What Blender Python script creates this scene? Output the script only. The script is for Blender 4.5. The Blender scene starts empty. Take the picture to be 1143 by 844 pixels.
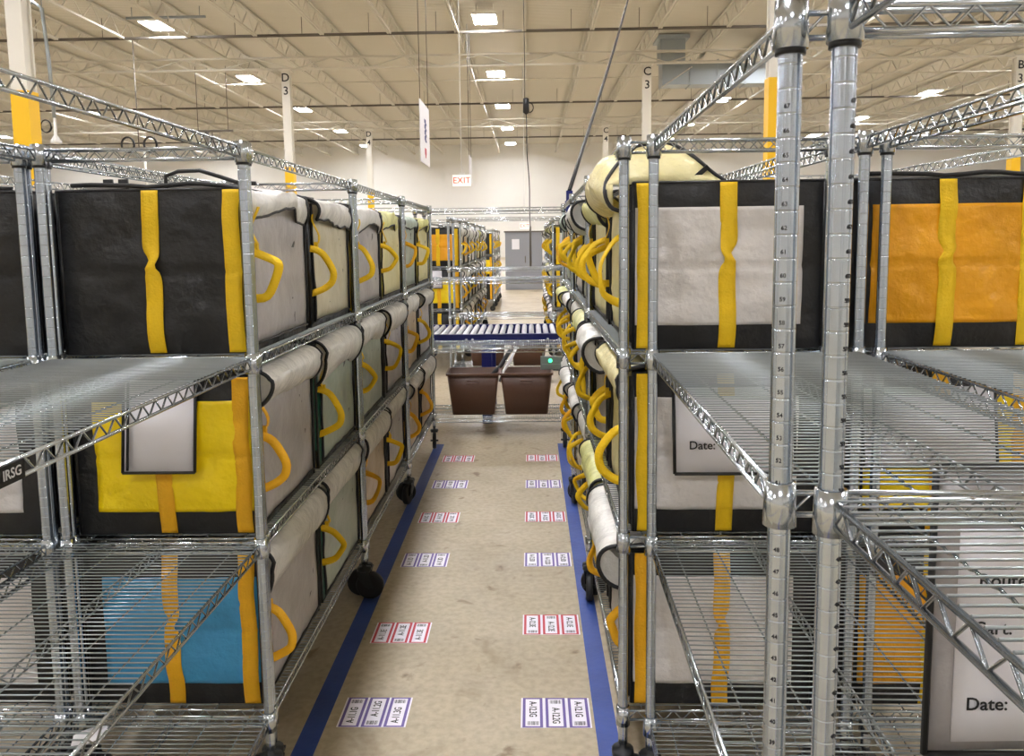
import bpy, math, random
from mathutils import Vector, Matrix, noise
random.seed(7)
SC = bpy.context.scene
COL = SC.collection
R = math.radians

# ------------------------------------------------------------------ materials
def lin(c):
    return tuple(((v/255)/12.92 if v/255 <= .04045 else ((v/255+.055)/1.055)**2.4) for v in c)

def mat(name, rgb, rough=.5, metal=0, bump=0, bscale=20, var=0, vscale=3, spec=.5, emit=0, bdist=.01, detail=4, coords='Object'):
    m = bpy.data.materials.new(name); m.use_nodes = True
    nt = m.node_tree; b = nt.nodes['Principled BSDF']
    c = lin(rgb)
    b.inputs['Base Color'].default_value = (*c, 1)
    b.inputs['Roughness'].default_value = rough
    b.inputs['Metallic'].default_value = metal
    b.inputs['Specular IOR Level'].default_value = spec
    if emit:
        b.inputs['Emission Color'].default_value = (*c, 1)
        b.inputs['Emission Strength'].default_value = emit
    tc = nt.nodes.new('ShaderNodeTexCoord')
    if var:
        n = nt.nodes.new('ShaderNodeTexNoise'); n.inputs['Scale'].default_value = vscale; n.inputs['Detail'].default_value = 6
        nt.links.new(tc.outputs[coords], n.inputs['Vector'])
        r = nt.nodes.new('ShaderNodeValToRGB')
        r.color_ramp.elements[0].position = .3; r.color_ramp.elements[1].position = .7
        r.color_ramp.elements[0].color = (*[x*(1-var) for x in c], 1)
        r.color_ramp.elements[1].color = (*[min(1, x*(1+var*.6)) for x in c], 1)
        nt.links.new(n.outputs['Fac'], r.inputs['Fac']); nt.links.new(r.outputs['Color'], b.inputs['Base Color'])
    if bump:
        n = nt.nodes.new('ShaderNodeTexNoise'); n.inputs['Scale'].default_value = bscale; n.inputs['Detail'].default_value = detail
        nt.links.new(tc.outputs[coords], n.inputs['Vector'])
        bp = nt.nodes.new('ShaderNodeBump'); bp.inputs['Strength'].default_value = bump; bp.inputs['Distance'].default_value = bdist
        nt.links.new(n.outputs['Fac'], bp.inputs['Height']); nt.links.new(bp.outputs['Normal'], b.inputs['Normal'])
    return m

M = {}
M['zinc'] = mat('zinc_plated_steel', (200, 208, 216), .2, 1, var=.12, vscale=9)
def brushed():
    m = mat('zinc_post', (192, 202, 214), .2, 1, var=.10, vscale=14); nt = m.node_tree; b = nt.nodes['Principled BSDF']
    tg = nt.nodes.new('ShaderNodeTangent'); tg.direction_type = 'RADIAL'; tg.axis = 'Z'
    nt.links.new(tg.outputs['Tangent'], b.inputs['Tangent'])
    b.inputs['Anisotropic'].default_value = .95; b.inputs['Anisotropic Rotation'].default_value = .25
    return m
M['post'] = brushed()
M['wire'] = mat('zinc_wire', (150, 156, 157), .45, 1)
M['black_rubber'] = mat('black_rubber', (24, 24, 26), .55, bump=.2)
M['caster_steel'] = mat('caster_fork', (60, 62, 64), .4, .7)
M['sleeve'] = mat('black_plastic_sleeve', (14, 14, 15), .4)
def fabric(n, rgb, rough=.36, bump=.9):
    return mat(n, rgb, rough, bump=bump, bscale=7, var=.10, vscale=6, bdist=.03, detail=7)
M['black_fab'] = fabric('black_woven_fabric', (25, 25, 26), .4)
M['yellow_fab'] = fabric('yellow_woven_fabric', (248, 216, 4))
M['orange_fab'] = fabric('orange_woven_fabric', (234, 164, 10))
M['blue_fab'] = fabric('blue_woven_fabric', (62, 146, 194))
M['white_fab'] = fabric('white_woven_fabric', (214, 210, 207))
M['green_fab'] = fabric('green_woven_fabric', (16, 88, 66))
M['olive_fab'] = fabric('olive_woven_fabric', (176, 164, 40))
M['lightblue_fab'] = fabric('light_blue_piping', (120, 176, 204))
M['strap_yellow'] = mat('yellow_webbing', (236, 194, 6), .6, bump=.3, bscale=160, var=.08, vscale=20)
M['strap_orange'] = mat('orange_webbing', (236, 176, 16), .6, bump=.3, bscale=160, var=.08, vscale=20)
def film(n, rgb):
    return mat(n, rgb, .34, bump=.8, bscale=6, var=.10, vscale=5, bdist=.025, detail=6)
M['film_grey'] = film('grey_film', (172, 168, 168))
M['film_cream'] = film('cream_film', (200, 192, 166))
M['film_green'] = film('green_grey_film', (160, 172, 158))
M['film_brown'] = film('tan_film', (182, 162, 134))
M['film_yellow'] = film('pale_yellow_film', (212, 204, 150))
def flap(n, rgb):
    m = mat(n, rgb, .24, bump=1, bscale=11, var=.05, vscale=8, bdist=.03, detail=6); nt = m.node_tree; b = nt.nodes['Principled BSDF']
    tr = nt.nodes.new('ShaderNodeBsdfTranslucent'); tr.inputs['Color'].default_value = (*lin(rgb), 1)
    mx = nt.nodes.new('ShaderNodeMixShader'); mx.inputs[0].default_value = .25
    nt.links.new(b.outputs[0], mx.inputs[1]); nt.links.new(tr.outputs[0], mx.inputs[2])
    nt.links.new(mx.outputs[0], nt.nodes['Material Output'].inputs['Surface'])
    return m
M['flap_white'] = flap('white_flap_film', (240, 238, 232))
M['flap_cream'] = flap('cream_flap_film', (248, 238, 184))
M['flap_green'] = flap('pale_green_flap_film', (206, 222, 210))
M['flap_yellow'] = flap('pale_yellow_flap', (236, 234, 160))
M['pipe_black'] = mat('black_piping', (18, 18, 19), .5)
M['paper'] = mat('white_paper', (226, 224, 228), .7, bump=.15, bscale=6)
M['ink'] = mat('black_ink', (30, 30, 32), .7)
M['tote'] = mat('brown_plastic', (84, 56, 42), .45, bump=.1, bscale=60)
M['tote_rim'] = mat('brown_plastic_rim', (104, 74, 58), .4)
M['conv_blue'] = mat('blue_enamel', (22, 32, 104), .4)
M['roller'] = mat('grey_roller', (196, 198, 206), .35, .6)
M['tape'] = mat('blue_floor_tape', (48, 74, 148), .5, var=.22, vscale=5, bump=.15, bscale=40)
M['label_purple'] = mat('purple_border_print', (106, 88, 158), .55)
M['label_red'] = mat('red_border_print', (196, 58, 76), .55)
M['label_white'] = mat('white_vinyl', (240, 236, 246), .45)
M['column'] = mat('white_column_paint', (222, 218, 208), .5)
M['yellow_paint'] = mat('yellow_column_guard', (238, 188, 6), .5)
M['steel_white'] = mat('white_roof_steel', (206, 202, 190), .55)
M['pipe_dark'] = mat('dark_sprinkler_pipe', (96, 90, 82), .5)
M['duct'] = mat('galvanised_duct', (160, 168, 172), .4, .5)
M['fixture'] = mat('white_fixture_housing', (226, 226, 224), .4)
M['lamp'] = mat('lit_diffuser', (250, 250, 255), .5, emit=165)
M['exit_white'] = mat('exit_sign_face', (250, 244, 236), .5, emit=.45)
M['exit_red'] = mat('exit_sign_letters', (232, 70, 50), .5, emit=.5)
M['green_led'] = mat('green_indicator', (70, 255, 170), .4, emit=2.2)
M['grey_box'] = mat('grey_enclosure', (120, 128, 124), .5)
M['cabinet'] = mat('grey_cabinet_paint', (138, 140, 146), .5)
M['cord'] = mat('black_cord', (20, 20, 22), .5)
M['banner_blue'] = mat('blue_print', (44, 54, 110), .6)
M['banner_red'] = mat('red_print', (200, 60, 80), .6)
M['badge_letter'] = mat('badge_silver', (190, 190, 190), .4)

def ramp(nt, fac, stops):
    r = nt.nodes.new('ShaderNodeValToRGB'); e = r.color_ramp.elements
    while len(e) < len(stops): e.new(.5)
    for k, (p, c) in enumerate(stops): e[k].position = p; e[k].color = (*c, 1)
    nt.links.new(fac, r.inputs['Fac']); return r.outputs['Color']

def floor_material():
    m = bpy.data.materials.new('concrete_floor'); m.use_nodes = True; nt = m.node_tree; b = nt.nodes['Principled BSDF']
    tc = nt.nodes.new('ShaderNodeTexCoord')
    def nz(s, d, dist=0):
        n = nt.nodes.new('ShaderNodeTexNoise'); n.inputs['Scale'].default_value = s; n.inputs['Detail'].default_value = d
        n.inputs['Distortion'].default_value = dist
        nt.links.new(tc.outputs['Object'], n.inputs['Vector']); return n.outputs['Fac']
    def mix(t, f, a, bb):
        x = nt.nodes.new('ShaderNodeMix'); x.data_type = 'RGBA'; x.blend_type = t
        if isinstance(f, float): x.inputs[0].default_value = f
        else: nt.links.new(f, x.inputs[0])
        nt.links.new(a, x.inputs[6]); nt.links.new(bb, x.inputs[7]); return x.outputs[2]
    base = ramp(nt, nz(1.6, 6), [(.32, lin((172, 158, 132))), (.7, lin((193, 179, 153)))])
    fine = ramp(nt, nz(38, 8), [(.3, (.72, .70, .66)), (.62, (1, 1, 1))])
    spots = ramp(nt, nz(9, 8, .6), [(.27, (.45, .36, .28)), (.36, (1, 1, 1))])
    spots2 = ramp(nt, nz(3.1, 9, .9), [(.28, (.6, .54, .46)), (.40, (1, 1, 1))])
    c = mix('MULTIPLY', .7, base, fine); c = mix('MULTIPLY', .8, c, spots); c = mix('MULTIPLY', .6, c, spots2)
    nt.links.new(c, b.inputs['Base Color'])
    rr = ramp(nt, nz(5, 4), [(.3, (.46, .46, .46)), (.7, (.62, .62, .62))])
    nt.links.new(rr, b.inputs['Roughness'])
    bp = nt.nodes.new('ShaderNodeBump'); bp.inputs['Strength'].default_value = .08; bp.inputs['Distance'].default_value = .005
    nt.links.new(nz(60, 5), bp.inputs['Height']); nt.links.new(bp.outputs['Normal'], b.inputs['Normal'])
    return m
M['floor'] = floor_material()

def deck_material():
    m = mat('roof_deck_paint', (206, 201, 188), .6); nt = m.node_tree; b = nt.nodes['Principled BSDF']
    tc = nt.nodes.new('ShaderNodeTexCoord'); w = nt.nodes.new('ShaderNodeTexWave'); w.bands_direction = 'Y'
    w.inputs['Scale'].default_value = 1.9; nt.links.new(tc.outputs['Object'], w.inputs['Vector'])
    bp = nt.nodes.new('ShaderNodeBump'); bp.inputs['Strength'].default_value = .6; bp.inputs['Distance'].default_value = .04
    nt.links.new(w.outputs['Fac'], bp.inputs['Height']); nt.links.new(bp.outputs['Normal'], b.inputs['Normal'])
    return m
M['deck'] = deck_material()
M['wall'] = mat('painted_wall', (224, 222, 216), .6, var=.03, vscale=.4)

# ------------------------------------------------------------------ mesh builder
class MB:
    def __init__(s): s.v = []; s.f = []; s.sm = []; s.mi = []; s.cur = 0
    def face(s, idx, smooth=False): s.f.append(idx); s.sm.append(smooth); s.mi.append(s.cur)
    def box(s, a, b, rot=None, at=(0, 0, 0)):
        k = len(s.v)
        P = [Vector((x, y, z)) for z in (a[2], b[2]) for y in (a[1], b[1]) for x in (a[0], b[0])]
        if rot: P = [rot @ p + Vector(at) for p in P]
        s.v += [tuple(p) for p in P]
        for q in ((0, 2, 3, 1), (4, 5, 7, 6), (0, 1, 5, 4), (2, 6, 7, 3), (0, 4, 6, 2), (1, 3, 7, 5)):
            s.face([k+i for i in q])
        return s
    def tube(s, p, q, r, n=6, caps=True, r2=None):
        p, q = Vector(p), Vector(q); d = (q-p).normalized()
        u = d.orthogonal().normalized(); w = d.cross(u); k = len(s.v); r2 = r if r2 is None else r2
        for c, rr in ((p, r), (q, r2)):
            for i in range(n):
                a = 2*math.pi*i/n; s.v.append(tuple(c+rr*(math.cos(a)*u+math.sin(a)*w)))
        for i in range(n): s.face([k+i, k+(i+1) % n, k+n+(i+1) % n, k+n+i], True)
        if caps: s.face([k+i for i in range(n)][::-1]); s.face([k+n+i for i in range(n)])
        return s
    def poly(s, pts, r, n=6, closed=False):
        pts = [Vector(p) for p in pts]; N = len(pts); k = len(s.v); u = None
        for i, p in enumerate(pts):
            a = pts[i-1] if (i or closed) else p; b = pts[(i+1) % N] if (i < N-1 or closed) else p
            d = (b-a).normalized()
            u = d.orthogonal().normalized() if u is None else (u-d*u.dot(d)).normalized()
            w = d.cross(u)
            for j in range(n):
                t = 2*math.pi*j/n; s.v.append(tuple(p+r*(math.cos(t)*u+math.sin(t)*w)))
        for i in range(N if closed else N-1):
            i2 = (i+1) % N
            for j in range(n): s.face([k+i*n+j, k+i*n+(j+1) % n, k+i2*n+(j+1) % n, k+i2*n+j], True)
        if not closed:
            s.face([k+j for j in range(n)][::-1]); s.face([k+(N-1)*n+j for j in range(n)])
        return s
    def lathe(s, prof, n=16, c=(0, 0), axis='z', sm=True):
        k = len(s.v)
        for r, h in prof:
            for j in range(n):
                t = 2*math.pi*j/n; a, b = r*math.cos(t), r*math.sin(t)
                s.v.append((c[0]+a, c[1]+b, h) if axis == 'z' else ((h, c[0]+a, c[1]+b) if axis == 'x' else (c[0]+a, h, c[1]+b)))
        for i in range(len(prof)-1):
            for j in range(n): s.face([k+i*n+j, k+i*n+(j+1) % n, k+(i+1)*n+(j+1) % n, k+(i+1)*n+j], sm)
        return s
    def grid(s, rows, smooth=True):
        k = len(s.v); n = len(rows[0])
        for r in rows: s.v += [tuple(p) for p in r]
        for i in range(len(rows)-1):
            for j in range(n-1): s.face([k+i*n+j, k+i*n+j+1, k+(i+1)*n+j+1, k+(i+1)*n+j], smooth)
        return s
    def slab(s, rows, off, smooth=True):
        """closed thin slab: rows grid and the same grid moved by off(vector or fn)"""
        o = Vector(off); n = len(rows[0]); m = len(rows)
        k = len(s.v)
        for r in rows: s.v += [tuple(p) for p in r]
        for r in rows: s.v += [tuple(Vector(p)+o) for p in r]
        h = m*n
        for i in range(m-1):
            for j in range(n-1):
                s.face([k+i*n+j, k+i*n+j+1, k+(i+1)*n+j+1, k+(i+1)*n+j], smooth)
                s.face([k+h+i*n+j, k+h+(i+1)*n+j, k+h+(i+1)*n+j+1, k+h+i*n+j+1], smooth)
        per = [(0, j) for j in range(n)]+[(i, n-1) for i in range(1, m)]+[(m-1, j) for j in range(n-2, -1, -1)]+[(i, 0) for i in range(m-2, 0, -1)]
        for q in range(len(per)):
            a = per[q]; b = per[(q+1) % len(per)]
            ia, ib = a[0]*n+a[1], b[0]*n+b[1]
            s.face([k+ib, k+ia, k+h+ia, k+h+ib])
        return s
    def mesh(s, name, mats):
        me = bpy.data.meshes.new(name); me.from_pydata(s.v, [], s.f)
        me.polygons.foreach_set('use_smooth', s.sm)
        for m in (mats if isinstance(mats, (list, tuple)) else [mats]): me.materials.append(m)
        me.polygons.foreach_set('material_index', s.mi)
        me.update(); return me

def obj(name, data, parent=None, loc=(0, 0, 0), rz=0):
    o = bpy.data.objects.new(name, data); COL.objects.link(o)
    o.location = loc; o.rotation_euler = (0, 0, rz)
    if parent: o.parent = parent
    return o
def tag(o, label, cat, group=None, kind=None):
    o['label'] = label; o['category'] = cat
    if group: o['group'] = group
    if kind: o['kind'] = kind
    return o
def thing(name, label, cat, loc=(0, 0, 0), rz=0, group=None):
    return tag(obj(name, None, None, loc, rz), label, cat, group)
def structure(name, mb, m, loc=(0, 0, 0)):
    o = obj(name, mb.mesh(name, m), None, loc); o['kind'] = 'structure'; return o

_txt = {}
def text_mesh(s, size, m, extrude=.0003, align='CENTER'):
    k = (s, size, m.name, extrude, align)
    if k in _txt: return _txt[k]
    cu = bpy.data.curves.new('lettering', 'FONT'); cu.body = s; cu.size = size; cu.extrude = extrude; cu.offset = size*.011
    cu.align_x = align; cu.align_y = 'CENTER'; cu.resolution_u = 3
    o = bpy.data.objects.new('lettering_source', cu); COL.objects.link(o)
    dg = bpy.context.evaluated_depsgraph_get()
    me = bpy.data.meshes.new_from_object(o.evaluated_get(dg)); me.name = 'lettering'
    me.materials.clear(); me.materials.append(m)
    bpy.data.objects.remove(o); bpy.data.curves.remove(cu)
    _txt[k] = me; return me
def text_verts(mb, s, size, M4):
    me = text_mesh(s, size, M['ink'])
    k = len(mb.v)
    mb.v += [tuple(M4 @ v.co) for v in me.vertices]
    for p in me.polygons: mb.face([k+i for i in p.vertices])

# ------------------------------------------------------------------ room
Y0, Y1, X0, X1, ZC = -16, 71, -52, 42, 9.75
structure('floor', MB().box((X0, Y0, -.2), (X1, Y1, 0)), M['floor'])
structure('ceiling', MB().box((X0, Y0, ZC), (X1, Y1, ZC+.2)), M['deck'])
structure('wall_back', MB().box((X0, Y1, 0), (X1, Y1+.3, ZC)), M['wall'])
structure('wall_front', MB().box((X0, Y0-.3, 0), (X1, Y0, ZC)), M['wall'])
structure('wall_left', MB().box((X0-.3, Y0, 0), (X0, Y1, ZC)), M['wall'])
structure('wall_right', MB().box((X1, Y0, 0), (X1+.3, Y1, ZC)), M['wall'])

# roof joists: open web, running towards the back wall
def joist_mesh():
    b = MB(); y0, y1 = Y0+.05, Y1-.02; zb, zt = 8.98, 9.62
    for z0 in (zb, zt):
        b.box((-.075, y0, z0), (-.012, y1, z0+.07)); b.box((.012, y0, z0), (.075, y1, z0+.07))
    n = int((y1-y0)/.62)
    for i in range(n):
        a = y0+(y1-y0)*i/n; c = y0+(y1-y0)*(i+1)/n
        p, q = ((a, zb+.04), (c, zt+.03)) if i % 2 == 0 else ((a, zt+.03), (c, zb+.04))
        b.tube((0, *p), (0, *q), .018, 4, False)
    return b.mesh('roof_joist', M['steel_white'])
jm = joist_mesh()
for k in range(-20, 18):
    tag(obj('roof_joist', jm, None, (-.15+2.45*k, 0, 0)), 'white open-web steel roof joist running towards the back wall', 'roof joist', 'roof joists')
def girder_mesh():
    b = MB(); zb, zt = 8.45, 8.95
    for z0 in (zb, zt-.06): b.box((X0+.02, -.12, z0), (X1-.02, .12, z0+.07))
    n = 62
    for i in range(n):
        a = X0+.1+(X1-X0-.2)*i/n; c = X0+.1+(X1-X0-.2)*(i+1)/n
        p, q = ((a, zb+.04), (c, zt-.03)) if i % 2 == 0 else ((a, zt-.03), (c, zb+.04))
        b.tube((p[0], 0, p[1]), (q[0], 0, q[1]), .03, 4, False)
    return b.mesh('roof_girder', M['steel_white'])
gm = girder_mesh()
for y, w in ((16.5, 'over the nearest yellow-based columns'), (33.5, 'over the columns marked C 3 and D 3'), (51, 'over the column marked C 4')):
    tag(obj('roof_girder', gm, None, (0, y, 0)), 'white steel roof girder crossing the hall ' + w, 'roof girder', 'roof girders')
for y, w in ((30.2, 'nearest of the three'), (45.6, 'middle of the three'), (60.5, 'farthest of the three')):
    b = MB().tube((X0+.05, y, 9.0), (X1-.05, y, 9.0), .055, 8)
    for k in range(-20, 17): b.tube((-.9+2.45*k, y, 9.0), (-.9+2.45*k, y, 9.74), .012, 4)
    tag(obj('sprinkler_pipe', b.mesh('sprinkler_pipe', M['pipe_dark'])), 'dark sprinkler pipe under the roof joists, ' + w, 'pipe', 'sprinkler pipes')
# cross bridging between joists
for y in (24.5, 38.8, 56.0):
    b = MB().box((X0+.05, y-.03, 8.93), (X1-.05, y+.03, 8.98))
    tag(obj('joist_bridging', b.mesh('joist_bridging', M['steel_white'])), 'thin white bridging bar tying the roof joists together, %s' % {24.5: 'nearest one', 38.8: 'middle one', 56.0: 'farthest one'}[y], 'bridging bar', 'joist bridging')

# columns
def column(x, y, sign, label, w=.33):
    t = thing('building_column', label, 'column', (x, y, 0), 0, 'building columns'); h = w/2
    fl = MB().box((-h, -h, 0), (h, -h+.05, 8.45)).box((-h, h-.05, 0), (h, h, 8.45)).box((-h+.05, -.03 if 0 else -h+.05, 0), (h-.05, h-.05, 8.45))
    fl.box((-h-.08, -h-.08, 8.40), (h+.08, h+.08, 8.452))
    obj('shaft', fl.mesh('shaft', M['column']), t)
    g = MB(); e = h+.015
    g.box((-e, -e, 0), (e, -h, 4.58)).box((-e, h, 0), (e, e, 4.58)).box((-e, -h, 0), (-h, h, 4.58)).box((h, -h, 0), (e, h, 4.58))
    obj('painted_guard', g.mesh('painted_guard', M['yellow_paint']), t)
    if sign:
        for i, ch in enumerate(sign):
            o = obj('grid_letter', text_mesh(ch, .46, M['ink']), t, (0, -h-.012, 8.12-i*.52)); o.rotation_euler = (R(90), 0, 0)
column(-10.2, 16.5, '', 'white column with yellow lower half behind the left racks, nearest on the left')
column(4.86, 16.5, '', 'white column with yellow lower half behind the foreground post, nearest on the right', .28)
column(-9.85, 33.5, 'D3', 'white column marked D 3 left of the aisle')
column(4.75, 33.5, 'C3', 'white column marked C 3 right of the aisle')
column(19.5, 33.5, 'B3', 'white column marked B 3 at the right edge')
column(-9.97, 51, 'D4', 'thin far white column left of the aisle marked D 4')
column(4.72, 51, 'C4', 'thin far white column right of the aisle marked C 4')
column(19.6, 51, 'B4', 'far white column marked B 4 on the right')

# ceiling lights
b = MB().box((-.42, -.62, .02), (.42, .62, .10)); b.box((-.12, -.3, .10), (.12, .3, .16))
house_me = b.mesh('housing', M['fixture'])
dif_me = MB().box((-.38, -.58, 0), (.38, .58, .02)).mesh('diffuser', M['lamp'])
b = MB()
for sx in (-.3, .3):
    b.tube((sx, 0, .15), (sx, 0, .55), .006, 4)
hang_me = b.mesh('suspension_wire', M['fixture'])
ordinal = ['first', 'second', 'third', 'fourth', 'fifth', 'sixth', 'seventh', 'eighth', 'ninth', 'tenth']
rows = [(-37.4, 'far left row'), (-25.8, 'second row from the left'), (-13.2, 'row left of the aisle'), (-1.53, 'row over the aisle'), (10.9, 'row right of the aisle'), (22.0, 'second row right of the aisle'), (32.2, 'far right row')]
lighty = [-8.0, 1.4, 10.7, 20.05, 29.4, 38.8, 48.0, 57.5, 66.2]
for X, w in rows:
    for i, y in enumerate(lighty):
        off = {10.9: -.9, 22.0: -2.3, 32.2: -4}.get(X, 0)
        yy = y+off
        t = thing('ceiling_light', 'lit rectangular ceiling light, %s, %s from the near end' % (w, ordinal[i]), 'ceiling light', (X, yy, 9.2), 0, 'ceiling lights')
        obj('housing', house_me, t); obj('diffuser', dif_me, t); obj('suspension_wire', hang_me, t)

# ductwork
t = thing('air_duct', 'grey galvanised air duct beside the column marked C 3', 'air duct', (5.5, 34.2, 7.75))
b = MB().box((0, 0, 0), (4.6, .9, .95))
for i in range(5): b.box((i*1.13-.02, -.04, -.04), (i*1.13+.02, .94, .99))
obj('duct_run', b.mesh('duct_run', M['duct']), t)
b = MB().box((-.1, -.1, .95), (.9, .9, 1.9)); b.box((-.25, -.25, 1.8), (1.05, 1.05, 1.95))
obj('riser', b.mesh('riser', M['duct']), t)
b = MB()
b.tube((-.05, -.02, -.1), (1.2, -.02, .7), .025, 5)
obj('brace', b.mesh('brace', M['steel_white']), t)

# hanging banners, exit signs
def banner(x, y, z0, h, w, label, letters=True):
    t = thing('hanging_banner', label, 'banner', (x, y, z0), 0)
    obj('panel', MB().box((-.012, 0, 0), (.012, w, h)).mesh('panel', M['paper']), t)
    b = MB(); 
    for yy in (.1, w-.1): b.tube((0, yy, h), (0, yy, 9.0-z0), .008, 5)
    obj('suspension_cord', b.mesh('suspension_cord', M['cord']), t)
    if letters:
        bb = MB()
        for i in range(4):
            zc = h*.72-i*h*.095
            bb.box((.0125, w*.42, zc-.05), (.0145, w*.6, zc+.05)); bb.box((.0125, w*.48, zc-.09), (.0145, w*.66, zc-.03))
        obj('blue_print', bb.mesh('blue_print', M['banner_blue']), t)
        bb = MB().box((.0125, w*.42, h*.16), (.0145, w*.6, h*.27)); bb.box((.0125, w*.46, h*.11), (.0145, w*.56, h*.2))
        obj('red_print', bb.mesh('red_print', M['banner_red']), t)
    return t
banner(-2.66, 20.0, 3.42, 1.5, 1.75, 'tall white hanging banner with blue and red printing above the left racks')
banner(-2.15, 29.0, 3.55, .95, 1.2, 'small white hanging banner beside the exit sign', False)
def exit_sign(x, y, z, s, label, top=9.0):
    t = thing('exit_sign', label, 'exit sign', (x, y, z))
    obj('face', MB().box((-.2*s, -.03, -.12*s), (.2*s, .03, .12*s)).mesh('face', M['exit_white']), t)
    o = obj('lettering', text_mesh('EXIT', .19*s, M['exit_red']), t, (0, -.034, 0)); o.rotation_euler = (R(90), 0, 0)
    b = MB().tube((0, 0, .12*s), (0, 0, top-z), .012, 5).box((-.06, -.04, .12*s), (.06, .04, .17*s))
    obj('hanging_rod', b.mesh('hanging_rod', M['fixture']), t)
exit_sign(-1.5, 18.0, 2.79, 1, 'lit red and white exit sign hanging beyond the left racks')
exit_sign(-.24, 34.5, 2.07, 1.0, 'small far exit sign low over the end of the aisle')

# hanging cords
def wobble(p, q, n, amp, seed):
    p, q = Vector(p), Vector(q); out = []
    for i in range(n+1):
        t = i/n; s = math.sin(math.pi*t)
        out.append(p.lerp(q, t)+Vector((math.sin(t*9+seed), math.cos(t*7+seed), 0))*amp*s)
    return out
def coil(b, c, rad, r, turns=3, axis='y'):
    pts = []
    for i in range(turns*18+1):
        a = 2*math.pi*i/18; rr = rad*(1+.06*math.sin(i*.37))
        dx, dz = rr*math.cos(a), rr*1.15*math.sin(a)
        pts.append((c[0]+dx, c[1]+.01*math.sin(i*.21)+i*.0008, c[2]+dz))
    b.poly(pts, r, 5)
t = thing('cord_reel', 'black drop cord with coiled reel hanging over the aisle centre', 'cord', (-.05, 14, 0))
b = MB().poly(wobble((-.02, 0, 3.85), (-.02, 0, 9.0), 10, .01, 1), .007, 5).poly(wobble((0, 0, 3.6), (.05, 0, 1.7), 12, .012, 2), .009, 5)
obj('hanging_line', b.mesh('hanging_line', M['cord']), t)
b = MB().lathe([(0, 3.87), (.05, 3.85), (.055, 3.62), (0, 3.58)], 10); coil(b, (.05, 0, 3.7), .07, .008, 2)
obj('cord_coil', b.mesh('cord_coil', M['cord']), t)
b = MB().lathe([(0, 1.72), (.018, 1.70), (.02, 1.02), (0, 1.0)], 8, (.05, 0))
obj('grip', b.mesh('grip', M['pipe_dark']), t)

t = thing('power_cable', 'black cable slanting up from blue bracket on the right racks to the roof', 'cable', (.27, 5.60, 1.70))
p0, p1 = Vector((0, 0, .1)), Vector((2.53, 14.2, 7.3)); pts = []
for i in range(25):
    u = i/24; p = p0.lerp(p1, u); p.z -= .25*math.sin(math.pi*u); pts.append(p)
obj('cable_run', MB().poly(pts, .014, 6).mesh('cable_run', M['cord']), t)
b = MB().box((-.022, -.02, -.045), (.022, .02, .1)); b.box((-.03, -.026, .0), (.03, .026, .03))
obj('bracket', b.mesh('bracket', M['conv_blue']), t)

t = thing('drop_light', 'white flood lamp on a grey drop pole at upper left', 'drop light', (-11.78, 20, 0))
b = MB().poly([(-.5, 0, 7.05), (-.45, 0, 7.3), (-.2, 0, 7.35), (0, 0, 7.2), (.08, 0, 6.0), (.12, 0, 4.6)], .045, 8)
obj('pole', b.mesh('pole', M['duct']), t)
b = MB().poly([(0, 0, 7.2), (0, 0, 9.0)], .015, 6); obj('rod', b.mesh('rod', M['duct']), t)
b = MB().lathe([(.0, 4.65), (.03, 4.6), (.035, 4.2), (.12, 4.05), (.13, 3.98), (0, 3.98)], 14, (.12, 0))
obj('lamp_head', b.mesh('lamp_head', M['fixture']), t)
b = MB(); coil(b, (-.12, 0, 4.4), .13, .016, 2); coil(b, (-.55, 0, 6.8), .1, .016, 2)
obj('cord_coil', b.mesh('cord_coil', M['cord']), t)

t = thing('hose_reel', 'pair of black coiled cords on a white pole behind the left racks', 'cord reel', (-14.9, 30.5, 0))
obj('pole', MB().tube((.45, 0, 3.0), (.45, 0, 5.0), .05, 8).mesh('pole', M['column']), t)
obj('hanger', MB().box((-.1, -.05, 5.0), (.6, .05, 5.1)).tube((.25, 0, 5.1), (.25, 0, 9.0), .02, 5).mesh('hanger', M['pipe_dark']), t)
for dx in (0.0, 0.85):
    b = MB(); coil(b, (dx-.15, -.07, 5.2), .24, .03, 3); obj('cord_coil', b.mesh('cord_coil', M['cord']), t)
t = thing('cable_tray', 'dark hanging cable tray with drop box left of the column marked D 3', 'cable tray', (-14.2, 35, 0))
b = MB().box((-.2, -.05, 6.25), (1.5, .05, 6.33)); b.tube((0, 0, 6.3), (0, 0, 9), .015, 5); b.tube((1.3, 0, 6.3), (1.3, 0, 9), .015, 5)
obj('rail', b.mesh('rail', M['pipe_dark']), t)
b = MB().box((.3, -.08, 5.6), (.42, .08, 6.25)).box((.45, -.1, 5.35), (.75, .1, 5.6)).tube((.6, 0, 5.6), (.6, 0, 6.3), .02, 5)
obj('drop_box', b.mesh('drop_box', M['pipe_dark']), t)
t = thing('conduit_bar', 'grey conduit bar hung next to the nearest ceiling light on the left', 'conduit', (-13.2, 29.0, 9.35))
obj('bar', MB().box((-.9, -.04, 0), (1.9, .04, .08)).mesh('bar', M['duct']), t)
obj('hanger', MB().tube((-.7, 0, .08), (-.7, 0, .4), .015, 5).tube((1.7, 0, .08), (1.7, 0, .4), .015, 5).mesh('hanger', M['duct']), t)

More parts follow.
